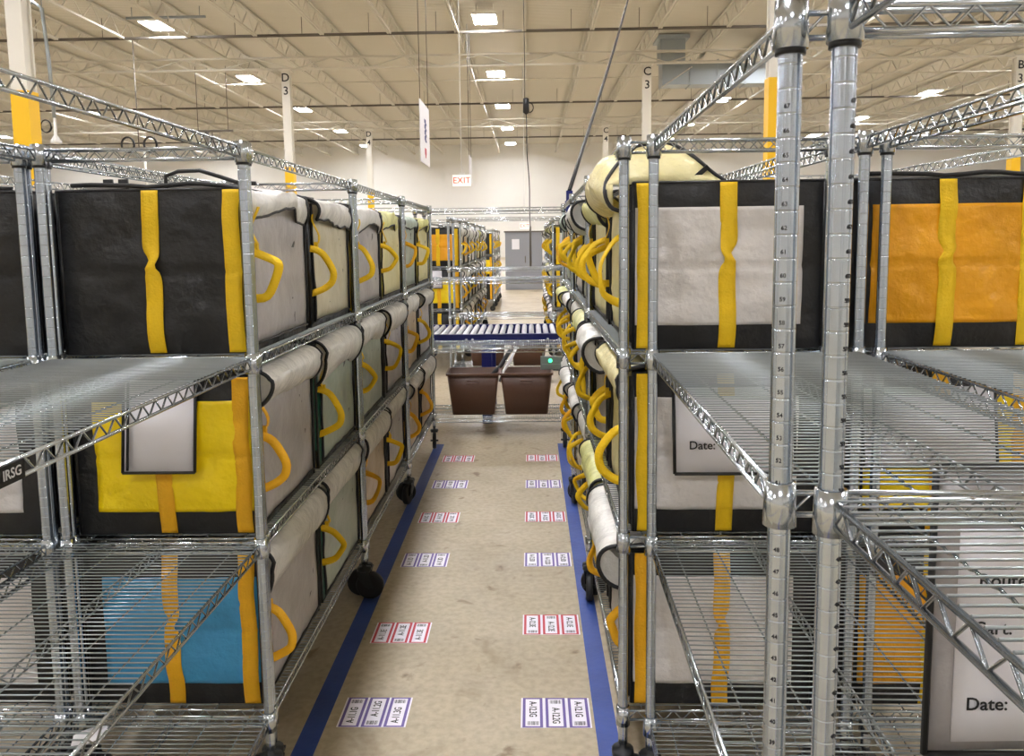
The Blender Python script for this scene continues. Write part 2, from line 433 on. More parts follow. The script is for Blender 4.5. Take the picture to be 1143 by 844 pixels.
# ------------------------------------------------------------------ floor markings
for x, w in ((-.6735, 'left'), (.2135, 'right')):
    b = MB().box((x-.0325, -2.0, .0), (x+.0325, 5.72, .0012))
    tag(obj('floor_tape', b.mesh('floor_tape', M['tape'])), 'blue tape line on the floor along the %s side of the aisle' % w, 'floor tape', 'floor tape lines')
card_me = MB().box((-.0365, -.0795, .0), (.0365, .0795, .0009)).mesh('floor_label', M['label_white'])
def border_me(m):
    b = MB(); z0, z1 = .0009, .0013; W, H = .0312, .0790; w = .0088; w2 = .0060
    b.box((-W, -H, z0), (-W+w, H, z1)).box((W-w, -H, z0), (W, H, z1)).box((-W+w, -H, z0), (W-w, -H+w2, z1)).box((-W+w, H-w2, z0), (W-w, H, z1))
    return b.mesh('border', m)
bord = {'purple': border_me(M['label_purple']), 'red': border_me(M['label_red'])}
b = MB(); rnd = random.Random(3); x = -.0185
while x < .017:
    wv = rnd.choice((.0008, .0012, .002)); b.box((x, -.0095, .0009), (x+wv, .0095, .0013)); x += wv+rnd.choice((.0008, .0012, .0018))
bar_me = b.mesh('barcode', M['ink'])
ly = [2.375, 2.89, 3.585, 4.16, 4.748, 5.325]; ry = [2.373, 2.953, 3.586, 4.166, 4.745, 5.331]
for i in range(6):
    colr = 'purple' if i % 2 == 0 else 'red'; ch = 'GEDCBA'[i]
    for side in (0, 1):
        for j in range(3):
            n = j+1 if side == 0 else 3-j
            s = ('A-11.%d%s' if side == 0 else 'A-12.%d%s') % (n, ch)
            cx = (-.605+.0347+.0693*j) if side == 0 else (-.0435+.0355+.0715*j)
            cy = (ly if side == 0 else ry)[i]
            o = tag(obj('floor_label', card_me, None, (cx, cy, .0), 0 if side == 0 else math.pi), '%s-bordered floor label reading %s' % (colr, s), 'floor label', 'floor location labels')
            obj('border', bord[colr], o)
            flip = (j == 1)
            l = obj('lettering', text_mesh(s, .0265, M['ink']), o, (0, .017 if flip else -.017, .0012), R(90))
            l.scale = (.92, 1.25, 1)
            obj('barcode', bar_me, o, (0, -.057 if flip else .057, 0))

# ------------------------------------------------------------------ wire racks
ROD = .0034; ZG = .0021
def rim(b, p, q, inward, zt=.0125, zb=-.0125):
    """double rod with a zigzag between, from p to q in plan"""
    p, q = Vector((*p, 0)), Vector((*q, 0)); L = (q-p).length; d = (q-p)/L
    b.tube(p+Vector((0, 0, zt)), q+Vector((0, 0, zt)), ROD, 8); b.tube(p+Vector((0, 0, zb)), q+Vector((0, 0, zb)), ROD, 8)
    n = max(2, int(round(L/.0245))); n += n % 2; pts = []
    for i in range(n+1): pts.append(p+d*(L*i/n)+Vector((0, 0, zt if i % 2 else zb)))
    b.poly(pts, ZG, 5)
_rk = {}
def post_mesh(L=1.56):
    prof = [(.0, .0), (.0122, .0)]
    z = .0254
    while z < L-.03:
        prof += [(.0127, z-.0020), (.0127, z-.0008), (.0120, z), (.0127, z+.0008), (.0127, z+.0020)]; z += .0254
    prof += [(.0127, L-.006), (.0105, L), (0, L)]
    return MB().lathe(prof, 16).mesh('post', M['post'])
PM = post_mesh()
def caster_meshes():
    b = MB().lathe([(0, .150), (.009, .149), (.009, .135), (.028, .133), (.03, .122), (.026, .118), (0, .118)], 14)
    for s in (-1, 1):
        b.grid([[(s*.021, -.022+.02*0, .12), (s*.021, .026, .12)], [(s*.021, -.03, .085), (s*.021, .018, .085)], [(s*.021, -.042, .05), (s*.021, -.008, .055)]], False)
        b.grid([[(s*.024, .026, .12), (s*.024, -.022, .12)], [(s*.024, .018, .085), (s*.024, -.03, .085)], [(s*.024, -.008, .055), (s*.024, -.042, .05)]], False)
    b.box((-.024, -.024, .116), (.024, .028, .122)); b.tube((-.028, -.022, .057), (.028, -.022, .057), .007, 8)
    fk = b.mesh('fork', M['caster_steel'])
    w = MB().lathe([(.012, -.011), (.040, -.012), (.052, -.0135), (.057, -.009), (.057, .009), (.052, .0135), (.040, .012), (.012, .011)], 24, (-.022, .057), 'x')
    return fk, w.mesh('wheel', M['black_rubber'])
FK, WH = caster_meshes()
def rack_meshes(w, L, deckdir):
    k = (w, L, deckdir)
    if k in _rk: return _rk[k]
    hx, hy = w/2, L/2; g = .012
    b = MB()
    rim(b, (-hx+.0, -hy+g), (-hx+.0, hy-g), 0); rim(b, (hx, -hy+g), (hx, hy-g), 0)
    rim(b, (-hx+g, -hy), (hx-g, -hy), 0); rim(b, (-hx+g, hy), (hx-g, hy), 0)
    for sx in (-1, 1):
        for sy in (-1, 1):
            b.lathe([(.0135, .026), (.0172, .026), (.0186, -.024), (.0135, -.024)], 14, (sx*hx, sy*hy))
    rimm = b.mesh('shelf', M['zinc'])
    b = MB(); n = int(round(L/.0174))
    for i in range(1, n):
        y = -hy+L*i/n; b.tube((-hx, y, .0172), (hx, y, .0172), .0015, 6)
    deck = b.mesh('wire_deck', M['wire'])
    b = MB()
    b.tube((0, -hy, .0138), (0, hy, .0138), .0021, 5); b.tube((0, -hy, -.010), (0, hy, -.010), .0021, 5)
    m = int(L/.024); m += m % 2; b.poly([(0, -hy+L*i/m, .0135 if i % 2 else -.0097) for i in range(m+1)], .0017, 4)
    tr = b.mesh('support_truss', M['wire'])
    b = MB(); m = int(L/.0174); pts = []
    for i in range(m*2+1): pts.append((.0006*math.sin(i*math.pi/2), -hy+L*i/(m*2), .0140+.0009*math.cos(i*math.pi)))
    sr = b.poly(pts, .0019, 5).mesh('support_rod', M['zinc'])
    sl = MB().lathe([(.0128, -.030), (.0160, -.030), (.0160, -.024), (.0128, -.024)], 14).mesh('black_sleeve', M['sleeve'])
    _rk[k] = (rimm, deck, tr, sl, sr); return _rk[k]
ZS = (.224, .695, 1.17)
def rack(label, cx, cy, w=.5, L=1.19, rz=0, zs=ZS, top=1.687, group='wire racks', castered=True, aisle=0, broadside=True):
    t = thing('wire_rack', label, 'wire rack', (cx, cy, 0), rz, group)
    rimm, deck, tr, sl, sr = rack_meshes(w, L, 0)
    hx, hy = w/2, L/2
    for sx in (-1, 1):
        for sy in (-1, 1):
            p = obj('post', PM, t, (sx*hx, sy*hy, .148))
            if castered:
                out = 1 if (aisle*sx > 0 and sy > 0) else -1
                ang = R(90)*sx*out+random.uniform(-.06, .06)
                if out > 0 and not broadside: ang = R(random.uniform(-14, 14))
                c = obj('caster', FK, t, (sx*hx, sy*hy, 0), ang)
                obj('wheel', WH, c)
    for z in zs:
        s = obj('shelf', rimm, t, (0, 0, z))
        obj('wire_deck', deck, s)
        obj('support_truss', tr, s)
        for q in (-.4, -.2, .2, .4): obj('support_rod', sr, s, (q*w, 0, 0))
    s = obj('top_frame', rimm, t, (0, 0, top))
    for sx in (-1, 1):
        for sy in (-1, 1): obj('black_sleeve', sl, s, (sx*hx, sy*hy, 0))
    return t

YF = 2.0     # front posts of the loaded rows
PITCH = 1.22
LX, RX = -.95, .48          # row centre lines
YC = lambda k: YF+.595+PITCH*k
ordr = ['first', 'second', 'third', 'fourth', 'fifth', 'sixth', 'seventh']
# foreground empty racks
L0 = rack('empty chrome wire rack in the left foreground with a black maker badge', -.945, 1.375)
rack('empty chrome wire rack at the far left edge, beyond the badged empty rack', -1.495, 1.375)
def place(x0, y0, x1, y1):   # centre & yaw from far-left and near-left posts
    return math.atan2(-(x0-x1), y0-y1)
yaw = math.atan2(-(.299-.279), 1.975-.885); Lr = math.hypot(.02, 1.09)
def from_left(xf, yf, xn, yn, w):
    yaw = math.atan2(-(xf-xn), yf-yn); c = Vector(((xf+xn)/2, (yf+yn)/2)); rt = Vector((math.cos(yaw), math.sin(yaw)))
    c += rt*w/2; return c.x, c.y, yaw, math.hypot(xf-xn, yf-yn)
cx, cy, yw, L_ = from_left(.298, 1.975, .276, .883, .497)
R0 = rack('empty chrome wire rack in the right foreground, its front post nearest the aisle', cx, cy, .497, round(L_, 3), yw, (.21, .695, 1.17))
RM = rack('empty chrome wire rack at the right edge nearest the camera', .572, .855-.595, .5, 1.19, 0)
rack('empty chrome wire rack at the far right edge beside the right foreground rack', 1.094, 1.375, .5, 1.19, -.012)

# badge on the left rack's shelf edge
tb = obj('maker_badge', MB().box((-.002, -.028, -.0135), (.002, .028, .0135)).mesh('maker_badge', M['sleeve']), L0, (.2565, 1.02-1.375, 1.17))
tl = obj('badge_lettering', text_mesh('IRSG', .019, M['badge_letter']), tb, (.0024, .001, .0)); tl.rotation_euler = (R(90), 0, R(90))
# ruler numbers pressed in the two nearest posts
def ruler(root, post_k, az, z54):
    p = [c for c in root.children if c.name.startswith('post')][post_k]
    for n in range(16, 70):
        z = z54+(n-54)*.0254
        if not (.3 < z < 1.62): continue
        d = Vector((math.sin(az), -math.cos(az), 0))
        o = obj('ruler_number', text_mesh(str(n), .0066, M['ink']), p, (d.x*.0131, d.y*.0131, z-.148)); o.rotation_euler = (R(90), 0, az)
ruler(R0, 0, -.45, 1.273)
ruler(RM, 1, .55, 1.273)

# loaded rows
for k in range(3):
    rack('loaded chrome wire rack of delivery bags, %s along the left of the aisle' % ordr[k], LX, YC(k), aisle=1, broadside=(k == 0))
    rack('loaded chrome wire rack of delivery bags, %s along the right of the aisle' % ordr[k], RX, YC(k), aisle=-1, broadside=False)
rack('loaded wire rack behind the empty rack at the far left edge', -1.50, YC(0))
rack('loaded wire rack behind the empty rack at the far right edge', 1.06, YC(0))
YB = 9.0
for k in range(4):
    rack('distant loaded wire rack beyond the roller conveyor, %s on the left' % ordr[k], -1.03, YB+.595+PITCH*k)
    rack('distant loaded wire rack beyond the roller conveyor, %s on the right' % ordr[k], .50, YB+.595+PITCH*k)
for k in range(3):
    rack('very distant loaded wire rack near the aisle end, %s on the left' % ordr[k], -1.03, 17.4+PITCH*k)
# racks across the aisle (long side across)
rack('empty wire rack set across the aisle with brown totes, in front of the conveyor', -.235, 6.10, .5, 1.19, R(90), (.145, .665, 1.17))
rack('empty wire rack set across the aisle behind the conveyor', -.235, 8.45, .5, 1.19, R(90), (.145, .68, 1.17))

# ------------------------------------------------------------------ delivery bags
BX, BY, BH = .235, .272, .416
def wr(x, z, s):
    return .008*noise.noise((x*6+s, z*9, s*3.1))+.0045*noise.noise((x*17+s+z*6, z*15-x*5, s))+.002*noise.noise((x*40+s, z*34, s))
def yf(x, z, side, seed, off):
    u, w = min(1, abs(x)/BX), min(1, abs(z/BH*2-1))
    bul = .010*(1-u**4)*(1-w**4)+wr(x, z, seed)*(1-u**6)*(1-w**6)-.006*math.exp(-((z-BH*.5)/.007)**2)*(1-u**8)
    return side*(BY+bul+off)
def xf(y, z, seed, off, side=1):
    u, w = min(1, abs(y)/BY), min(1, abs(z/BH*2-1))
    return side*(BX+(.006*(1-u**4)*(1-w**4)+wr(y, z, seed+5)*1.4*(1-u**6)*(1-w**6)-.004*math.exp(-((z-BH*.48)/.008)**2)*(1-u**8))+off)
def frange(a, b, n): return [a+(b-a)*i/n for i in range(n+1)]
def bag_meshes(seed, style, body, panel, strap, face, band, flapm, lid='draped'):
    P = []
    n = 16
    # body: rounded box shell whose sides carry the folds of the fabric
    b = MB()
    rr = .014
    for side in (-1, 1):
        rows = [[(x, yf(x, z, side, seed, 0), z) for x in frange(-BX, BX, 26)] for z in frange(0, BH, 30)]
        b.grid(rows if side < 0 else [r[::-1] for r in rows])
    rows = [[(xf(y, z, seed, 0), y, z) for y in frange(-BY, BY, 16)] for z in frange(0, BH, 18)]; b.grid(rows)
    rows = [[(-xf(y, z, seed+9, 0), y, z) for y in frange(BY, -BY, 16)] for z in frange(0, BH, 18)]; b.grid(rows)
    b.grid([[(x, y, BH+.012*(1-(x/BX)**2)*(1-(y/BY)**2)) for x in frange(-BX, BX, 8)] for y in frange(-BY, BY, 8)])
    b.grid([[(x, y, 0) for x in frange(BX, -BX, 2)] for y in frange(-BY, BY, 2)])
    for sx in (-1, 1):
        for sy in (-1, 1): b.tube((sx*(BX-.001), sy*(BY-.001), .002), (sx*(BX-.001), sy*(BY-.001), BH-.002), .005, 8)
        b.tube((sx*(BX-.001), -BY, BH-.001), (sx*(BX-.001), BY, BH-.001), .004, 8)
        b.tube((-BX, sx*(BY-.001), BH-.001), (BX, sx*(BY-.001), BH-.001), .004, 8)
    P.append(('bag_body', b.mesh('bag_body', body), 0))
    if panel:
        for side in (-1, 1):
            rows = [[(x, yf(x, z, side, seed, .0018), z) for x in frange(-BX+.055, BX-.002, 26)] for z in frange(.062, BH-.062, 28)]
            b = MB().slab(rows, (0, -side*.0014, 0))
            P.append(('side_panel', b.mesh('side_panel', panel), 0))
    for side in (-1, 1):
        for xc in (BX-.03, BX-.232):
            rows = []
            for z in frange(.004, BH-.002, 40):
                tw = .006*noise.noise((z*9, seed, xc*4)); hump = .012*math.exp(-((z-BH*.53)/.035)**2) if xc < 0.1 else .0015
                kn = math.exp(-((z-BH*.56)/.022)**2) if xc < .1 else 0; tw += .009*kn*math.sin((z-BH*.56)*70)
                rows.append([(xc+tw+dx*(1-.42*kn), yf(xc, z, side, seed, .0045+hump*(1-abs(dx)/.03)+.006*kn*(dx/.021)), z) for dx in (-.021, -.007, .007, .021)])
            P.append(('strap', MB().slab(rows, (0, -side*.002, 0)).mesh('strap', strap), 0))
    # aisle face
    rows = [[(xf(y, z, seed, .002), y, z) for y in frange(-BY+.028, BY-.014, 14)] for z in frange(.022, BH-.012, 14)]
    P.append(('front_film', MB().slab(rows, (-.0015, 0, 0)).mesh('front_film', face), 0))
    rows = [[(xf(y, z, seed, .0025), y, z) for y in frange(-BY+.002, -BY+.026, 2)] for z in frange(.01, BH-.004, 12)]
    P.append(('edge_band', MB().slab(rows, (-.0018, 0, 0)).mesh('edge_band', band), 0))
    b = MB()
    for yy in (-BY+.029, BY-.006):
        b.poly([(xf(yy, z, seed, .004)+.001, yy+.002*math.sin(z*17+seed), z) for z in frange(.02, BH-.01, 14)], .0052, 6)
    b.poly([(xf(y, .02, seed, .003), y, .02) for y in frange(-BY+.03, BY-.006, 10)], .004, 6)
    P.append(('black_piping', b.mesh('black_piping', M['pipe_black']), 0))
    # handle loops on both ends of the aisle face
    for k, yy in enumerate((-BY+.004, BY-.004)):
        rl = random.Random(seed*7+k)
        zt, zb = BH*(.66+rl.uniform(-.05, .04)), BH*(.34+rl.uniform(-.07, .05)); out = .075+rl.uniform(-.025, .02); kn = rl.uniform(-.03, .03); twa = rl.uniform(.5, 1.35); twp = rl.uniform(-1, 1)
        ctrl = [(BX-.035, zt), (BX+.005, zt+.004), (BX+out*.55, zt-.012), (BX+out, zt-.055+kn), (BX+out-.006, zb+.04+kn*.5), (BX+out*.6, zb+.002-kn*.4), (BX+.0, zb-.008), (BX-.035, zb-.006)]
        pts = []
        for i in range(len(ctrl)-1):
            for s in range(4):
                u = s/4; pts.append((ctrl[i][0]*(1-u)+ctrl[i+1][0]*u, ctrl[i][1]*(1-u)+ctrl[i+1][1]*u))
        pts.append(ctrl[-1]); 
        for _ in range(2): pts = [pts[0]]+[((pts[i-1][0]+2*pts[i][0]+pts[i+1][0])/4, (pts[i-1][1]+2*pts[i][1]+pts[i+1][1])/4) for i in range(1, len(pts)-1)]+[pts[-1]]
        rows = []
        for i, (x, z) in enumerate(pts):
            a = pts[max(0, i-1)]; c = pts[min(len(pts)-1, i+1)]; dx, dz = c[0]-a[0], c[1]-a[1]; l = math.hypot(dx, dz) or 1
            nx, nz = -dz/l, dx/l; t = i/(len(pts)-1); sw = math.sin(math.pi*t)
            tw = twa*sw*math.cos(3.1*t+twp)
            yo = yy+(.03*sw*(1 if k == 0 else -1))*.6
            rows.append([(x+nx*h*math.cos(tw), yo+h*math.sin(tw)*.9*(1 if k == 0 else -1), z+nz*h*math.cos(tw)) for h in (-.0112, 0, .0112)])
        P.append(('handle_loop', MB().slab(rows, (0, .002 if k else -.002, 0)).mesh('handle_loop', strap), k))
    # zip pull strips
    rl = random.Random(seed)
    b = MB(); y0 = -BY+.022; rows = []
    for i in range(9):
        t = i/8; rows.append([(BX+.02+.008*math.sin(t*5+seed), y0+.010*math.sin(t*4+seed)+h, BH-.045-.095*t) for h in (-.009, 0, .009)])
    b.slab(rows, (.002, 0, 0)); b.box((BX+.014, y0-.006, BH-.16), (BX+.026, y0+.006, BH-.135))
    P.append(('zip_pull', b.mesh('zip_pull', strap), 0))
    # lid flap
    if lid == 'draped':
        prof = [(-.20, .008), (-.05, .013), (.08, .016), (.17, .017), (.232, .017), (.262, .010), (.281, -.014), (.284, -.045), (.272, -.078), (.250, -.098), (.240, -.096)]
    elif lid == 'rolled':
        prof = [(-.15, .008), (.05, .014), (.16, .017), (.235, .018), (.285, .016), (.312, -.004), (.318, -.034), (.302, -.066), (.272, -.078), (.246, -.066), (.241, -.04)]
    elif lid == 'flat':
        prof = [(-.20, .008), (-.05, .012), (.1, .014), (.2, .014), (.246, .006), (.262, -.012), (.266, -.04), (.256, -.066)]
    else:   # billowing raised lid
        prof = [(-.004, .004), (.03, .018), (.07, .058), (.11, .095), (.15, .112), (.20, .106), (.25, .078), (.295, .052), (.318, .022), (.322, -.012), (.302, -.045), (.262, -.055), (.246, -.046)]
    if lid != 'billow':
        rv = random.Random(seed*13+len(lid)); ko, kh = rv.uniform(.7, 1.25), rv.uniform(.72, 1.3)
        prof = [((x if x < .235 else .235+(x-.235)*ko), (z if z > 0 else z*kh)) for x, z in prof]
    fine = []
    for i in range(len(prof)-1):
        for s in range(3): u = s/3; fine.append((prof[i][0]*(1-u)+prof[i+1][0]*u, prof[i][1]*(1-u)+prof[i+1][1]*u))
    fine.append(prof[-1])
    for _ in range(2): fine = [fine[0]]+[((fine[i-1][0]+2*fine[i][0]+fine[i+1][0])/4, (fine[i-1][1]+2*fine[i][1]+fine[i+1][1])/4) for i in range(1, len(fine)-1)]+[fine[-1]]
    ys = frange(-BY+.004, BY-.004, 24)
    def lp(i, y):
        x, z = fine[i]; t = i/(len(fine)-1)
        if lid == 'billow': y *= 1-.42*max(0, z)/.112
        e = (y/BY); sag = .022*noise.noise((x*9+seed*3.7, y*8, 2.2+seed))+.009*noise.noise((x*25+seed, y*19, 5.2))+.016*math.sin(y*9+seed)*t*t-.012*e*e*t
        if t < .62 and lid != 'billow': sag *= .4
        return Vector((x+sag*.7, y, BH+z+sag+.0))
    rows = [[lp(i, y) for y in ys] for i in range(len(fine))]
    b = MB(); b.slab(rows, (-.0015, 0, -.0022))
    if lid in ('rolled', 'draped'):   # cloth folded in at both ends of the roll
        i0 = int(len(fine)*.42)
        for y, sg in ((ys[0], 1), (ys[-1], -1)):
            k = len(b.v); pl = [lp(i, y)+Vector((0, sg*.006, 0)) for i in range(i0, len(fine))]
            c = sum(pl, Vector())/len(pl)+Vector((0, sg*.012, 0))
            b.v += [tuple(p) for p in pl]+[tuple(c)]
            for q in range(len(pl)): b.face([k+q, k+(q+1) % len(pl), k+len(pl)], True)
    P.append(('lid_flap', b.mesh('lid_flap', flapm), 0))
    b = MB()
    for y in (ys[0], ys[-1]): b.poly([lp(i, y) for i in range(len(fine))], .0058, 6)
    b.poly([lp(len(fine)-1, y) for y in ys], .004, 6)
    P.append(('lid_piping', b.mesh('lid_piping', M['pipe_black']), 0))
    if style == 'loop':
        b = MB().poly([(.03, -.24, BH+.005), (.03, -.24, BH+.035), (.06, -.235, BH+.047), (.11, -.22, BH+.05), (.16, -.215, BH+.034), (.20, -.215, BH+.02), (.25, -.21, BH+.016)], .0055, 6)
        P.append(('carry_cord', b.mesh('carry_cord', M['pipe_black']), 0))
        b = MB()
        for x in (-.15, -.11): b.box((x-.012, -.18, BH), (x+.012, -.172, BH+.034))
        P.append(('upright_tab', b.mesh('upright_tab', M['pipe_black']), 0))
    if style == 'slot':
        b = MB().box((-.02, -.004, -.006), (.02, .004, .006), Matrix.Rotation(R(40), 3, 'Y'), (.062, BY*.90, BH+.026))
        P.append(('lid_slot', b.mesh('lid_slot', M['pipe_black']), 0))
        # gable end cloth under the raised lid, facing the viewer
        rows = []
        for i in range(len(fine)-6):
            p = lp(i, ys[-1]); q0 = Vector((min(p.x, .30), BY-.006, BH-.004))
            rows.append([q0.lerp(p, q) for q in (0, .33, .66, 1)])
        P.append(('lid_gable', MB().slab(rows, (0, -.002, 0)).mesh('lid_gable', flapm), 0))
    return P
_bags = {}
STY = {
 'black': ('black_fab', None, 'strap_yellow', 'film_grey', 'black_fab', 'flap_white'),
 'blackcream': ('black_fab', None, 'strap_yellow', 'film_cream', 'black_fab', 'flap_white'),
 'yellow': ('black_fab', 'yellow_fab', 'strap_orange', 'film_grey', 'olive_fab', 'flap_white'),
 'yellowcream': ('black_fab', 'yellow_fab', 'strap_yellow', 'film_yellow', 'olive_fab', 'flap_yellow'),
 'orange': ('black_fab', 'orange_fab', 'strap_yellow', 'film_cream', 'orange_fab', 'flap_white'),
 'blue': ('black_fab', 'blue_fab', 'strap_orange', 'film_grey', 'film_grey', 'flap_white'),
 'white': ('black_fab', 'white_fab', 'strap_yellow', 'film_yellow', 'yellow_fab', 'flap_cream'),
 'whiteblue': ('black_fab', 'white_fab', 'strap_orange', 'film_grey', 'lightblue_fab', 'flap_white'),
 'green': ('black_fab', 'green_fab', 'strap_orange', 'film_green', 'green_fab', 'flap_green'),
 'greenw': ('black_fab', 'green_fab', 'strap_yellow', 'film_green', 'green_fab', 'flap_white'),
 'tan': ('black_fab', None, 'strap_orange', 'film_brown', 'black_fab', 'flap_white'),
}
DESC = {'black': 'black bag with grey front', 'blackcream': 'black bag with cream front', 'yellow': 'yellow-panelled bag with grey front', 'yellowcream': 'yellow bag with pale yellow front',
        'orange': 'orange-panelled bag', 'blue': 'blue-panelled bag', 'white': 'white-panelled bag with yellow edging', 'whiteblue': 'white-panelled bag with light blue edging',
        'green': 'green-edged bag with pale green flap', 'greenw': 'green-edged bag with white flap', 'tan': 'black bag with tan front'}
TIER = ['bottom', 'middle', 'top']
def bag(kind, x, y, z, right, label, style='', lid='draped', seed=1):
    k = (kind, style, lid, seed)
    if k not in _bags:
        s = STY[kind]
        _bags[k] = bag_meshes(seed, style, M[s[0]], M[s[1]] if s[1] else None, M[s[2]], M[s[3]], M[s[4]], M[s[5]], lid)
    rj = random.Random(hash((round(x*100), round(y*100), round(z*100))) % 9999)
    t = thing('delivery_bag', label, 'delivery bag', (x+rj.uniform(-.004, .004), y, z), (math.pi if right else 0)+rj.uniform(-.012, .012), 'fabric delivery bags on the racks')
    for nm, me, far in _bags[k]:
        if not (far and not right): obj(nm, me, t)
    return t
ZSH = [z+.0188 for z in ZS]
def bags_row(table, xc, y0, right, where, lids, front_special=None):
    out = {}
    for k in range(len(table[0])):
        for tier in range(3):
            kind = table[2-tier][k]
            if not kind: continue
            y = y0+PITCH*(k//2)+(.294 if k % 2 == 0 else .896)
            pos = ('front' if k % 2 == 0 else 'rear')
            st, ld = '', lids[tier % len(lids)] if not right else lids[(k*2+tier) % len(lids)]
            if front_special and (tier, k) in front_special: st, ld = front_special[(tier, k)]
            lab = '%s, %s place, %s shelf, %s' % (DESC[kind], pos, TIER[tier], where % ordr[k//2])
            sd = 1+(k*2+tier*3) % 5
            out[(tier, k)] = bag(kind, xc, y, ZSH[tier], right, lab, st, ld, sd)
    return out
TL = [['black', 'blackcream', 'black', 'yellowcream', 'green', 'yellowcream'],
      ['yellow', 'greenw', 'greenw', 'black', 'tan', 'black'],
      ['blue', 'greenw', 'tan', 'black', 'tan', 'tan']]
TR = [['white', 'yellowcream', 'greenw', 'black', 'orange', 'green'],
      ['white', 'black', 'yellowcream', 'black', 'orange', 'yellowcream'],
      ['whiteblue', 'yellowcream', 'black', 'orange', 'tan', 'greenw']]
BL = bags_row(TL, LX-.005, YF, False, '%s rack left of aisle', ['draped', 'draped', 'flat'], {(2, 0): ('loop', 'flat')})
BR = bags_row(TR, RX+.012, YF, True, '%s rack right of aisle', ['rolled', 'draped', 'rolled'], {(2, 0): ('slot', 'billow')})
bags_row([['black', 'orange'], ['white', 'black'], ['white', 'black']], -1.505, YF, True, '%s rack at far left edge', ['flat'])
BRR = bags_row([['orange', 'black'], ['yellow', 'black'], ['orange', 'yellow']], 1.02, YF, False, '%s rack at far right edge', ['flat'])
TL2 = [['orange', 'tan', 'orange', 'black', 'orange', 'yellowcream', 'orange', 'black'],
       ['yellow', 'black', 'greenw', 'tan', 'yellow', 'black', 'tan', 'orange'],
       ['black', 'tan', 'greenw', 'orange', 'tan', 'black', 'tan', 'tan']]
TR2 = [['white', 'yellowcream', 'greenw', 'orange', 'yellowcream', 'black', 'tan', 'greenw'],
       ['white', 'orange', 'black', 'yellowcream', 'tan', 'orange', 'greenw', 'black'],
       ['tan', 'black', 'orange', 'greenw', 'tan', 'black', 'orange', 'tan']]
BL2 = bags_row(TL2, -1.035, YB, False, '%s distant left rack', ['draped'])
bags_row(TR2, .51, YB, True, '%s distant right rack', ['rolled'])
bags_row([['black', 'tan', 'orange', 'black', 'yellowcream', 'tan'], ['yellow', 'black', 'tan', 'orange', 'black', 'tan'], ['tan', 'black', 'tan', 'tan', 'black', 'orange']], -1.035, 16.8, False, '%s very distant left rack', ['draped'])

# document pouches
def pouch(parent, cx, cz, w, h, side, lines, tilt=0, off=.012, flare=.02, page=True):
    """clear pouch with black edging standing a little off the bag side (local y = side)"""
    def pt(u, v):   # u,v in -.5...5 ; local x mirrored for right-hand bags so text reads for the viewer
        return Vector((cx+u*w, side*(BY+off+flare*(.5-v)), cz+v*h))
    t = obj('document_pouch', MB().slab([[pt(u, v) for u in (-.5, 0, .5)] for v in (-.5, 0, .5)], (0, -side*.002, 0)).mesh('document_pouch', M['paper']), parent)
    b = MB(); c = [(-.5, -.5), (.5, -.5), (.5, .5), (-.5, .5)]
    for i in range(4):
        b.tube(pt(*c[i]), pt(*c[(i+1) % 4]), .0042, 6)
    b.poly([pt(u, v)+Vector((0, side*.006, 0)) for u, v in ((-.42, -.47), (-.42, .47))], .0035, 6)
    e = obj('pouch_edging', b.mesh('pouch_edging', M['pipe_black']), t)
    for s, uu, vv, sz in lines:
        p = pt(uu, vv)+Vector((0, side*.0035, 0))
        o = obj('lettering', text_mesh(s, sz, M['ink'], align='LEFT'), t, p); o.rotation_euler = (R(90), 0, 0 if side < 0 else math.pi)
pouch(BL[(1, 0)], .003, .295, .185, .235, -1, [], flare=.035)
pouch(BR[(1, 0)], -.015, .275, .30, .22, 1, [('Date:', .38, -.18, .03)], flare=.03)
pouch(BRR[(1, 0)], -.03, .28, .33, .20, -1, [], flare=.03)
pouch(BL2[(1, 0)], -.04, .33, .16, .20, -1, [])

# big route sheet hanging in the right foreground rack
t = thing('route_sheet_pouch', 'large white route sheet with black edging hanging in the right foreground rack', 'document pouch', (.562, 1.10, 0), 0)
obj('sheet', MB().slab([[(x, .004*math.sin(x*9), z) for x in frange(0, .34, 6)] for z in frange(.73, 1.145, 6)], (0, .002, 0)).mesh('sheet', M['film_grey']), t)
pg = obj('page', MB().slab([[(x, -.004+.004*math.sin(x*9), z) for x in frange(.032, .325, 6)] for z in frange(.745, 1.06, 6)], (0, .0015, 0)).mesh('page', M['paper']), t)
b = MB().poly([(-.004, 0, .725), (-.004, 0, 1.15)], .005, 6).poly([(.344, 0, .725), (.344, 0, 1.15)], .005, 6).poly([(-.004, 0, .725), (.344, 0, .725)], .0045, 6).poly([(-.004, 0, 1.15), (.344, 0, 1.15)], .0045, 6)
obj('edging', b.mesh('edging', M['pipe_black']), t)
for s, x, z in (('Route:', .060, .985), ('Cart:', .054, .915), ('Date:', .050, .802)):
    o = obj('lettering', text_mesh(s, .027, M['ink'], align='LEFT'), pg, (x, -.0055+.004*math.sin(x*9), z)); o.rotation_euler = (R(90), 0, 0)

# scrap of paper on the left rack's bottom shelf
b = MB().slab([[(.0, 0, .004), (.035, .0, .002), (.07, .01, .008)], [(.0, .03, .012), (.04, .035, .003), (.075, .04, .014)], [(.012, .06, .003), (.045, .06, .010), (.07, .065, .004)]], (0, 0, .0012))
tag(obj('paper_scrap', b.mesh('paper_scrap', M['paper']), None, (-1.14, 1.83, ZS[0]+.0190), .3), 'small torn white paper scrap on the bottom shelf of the left empty rack', 'paper')

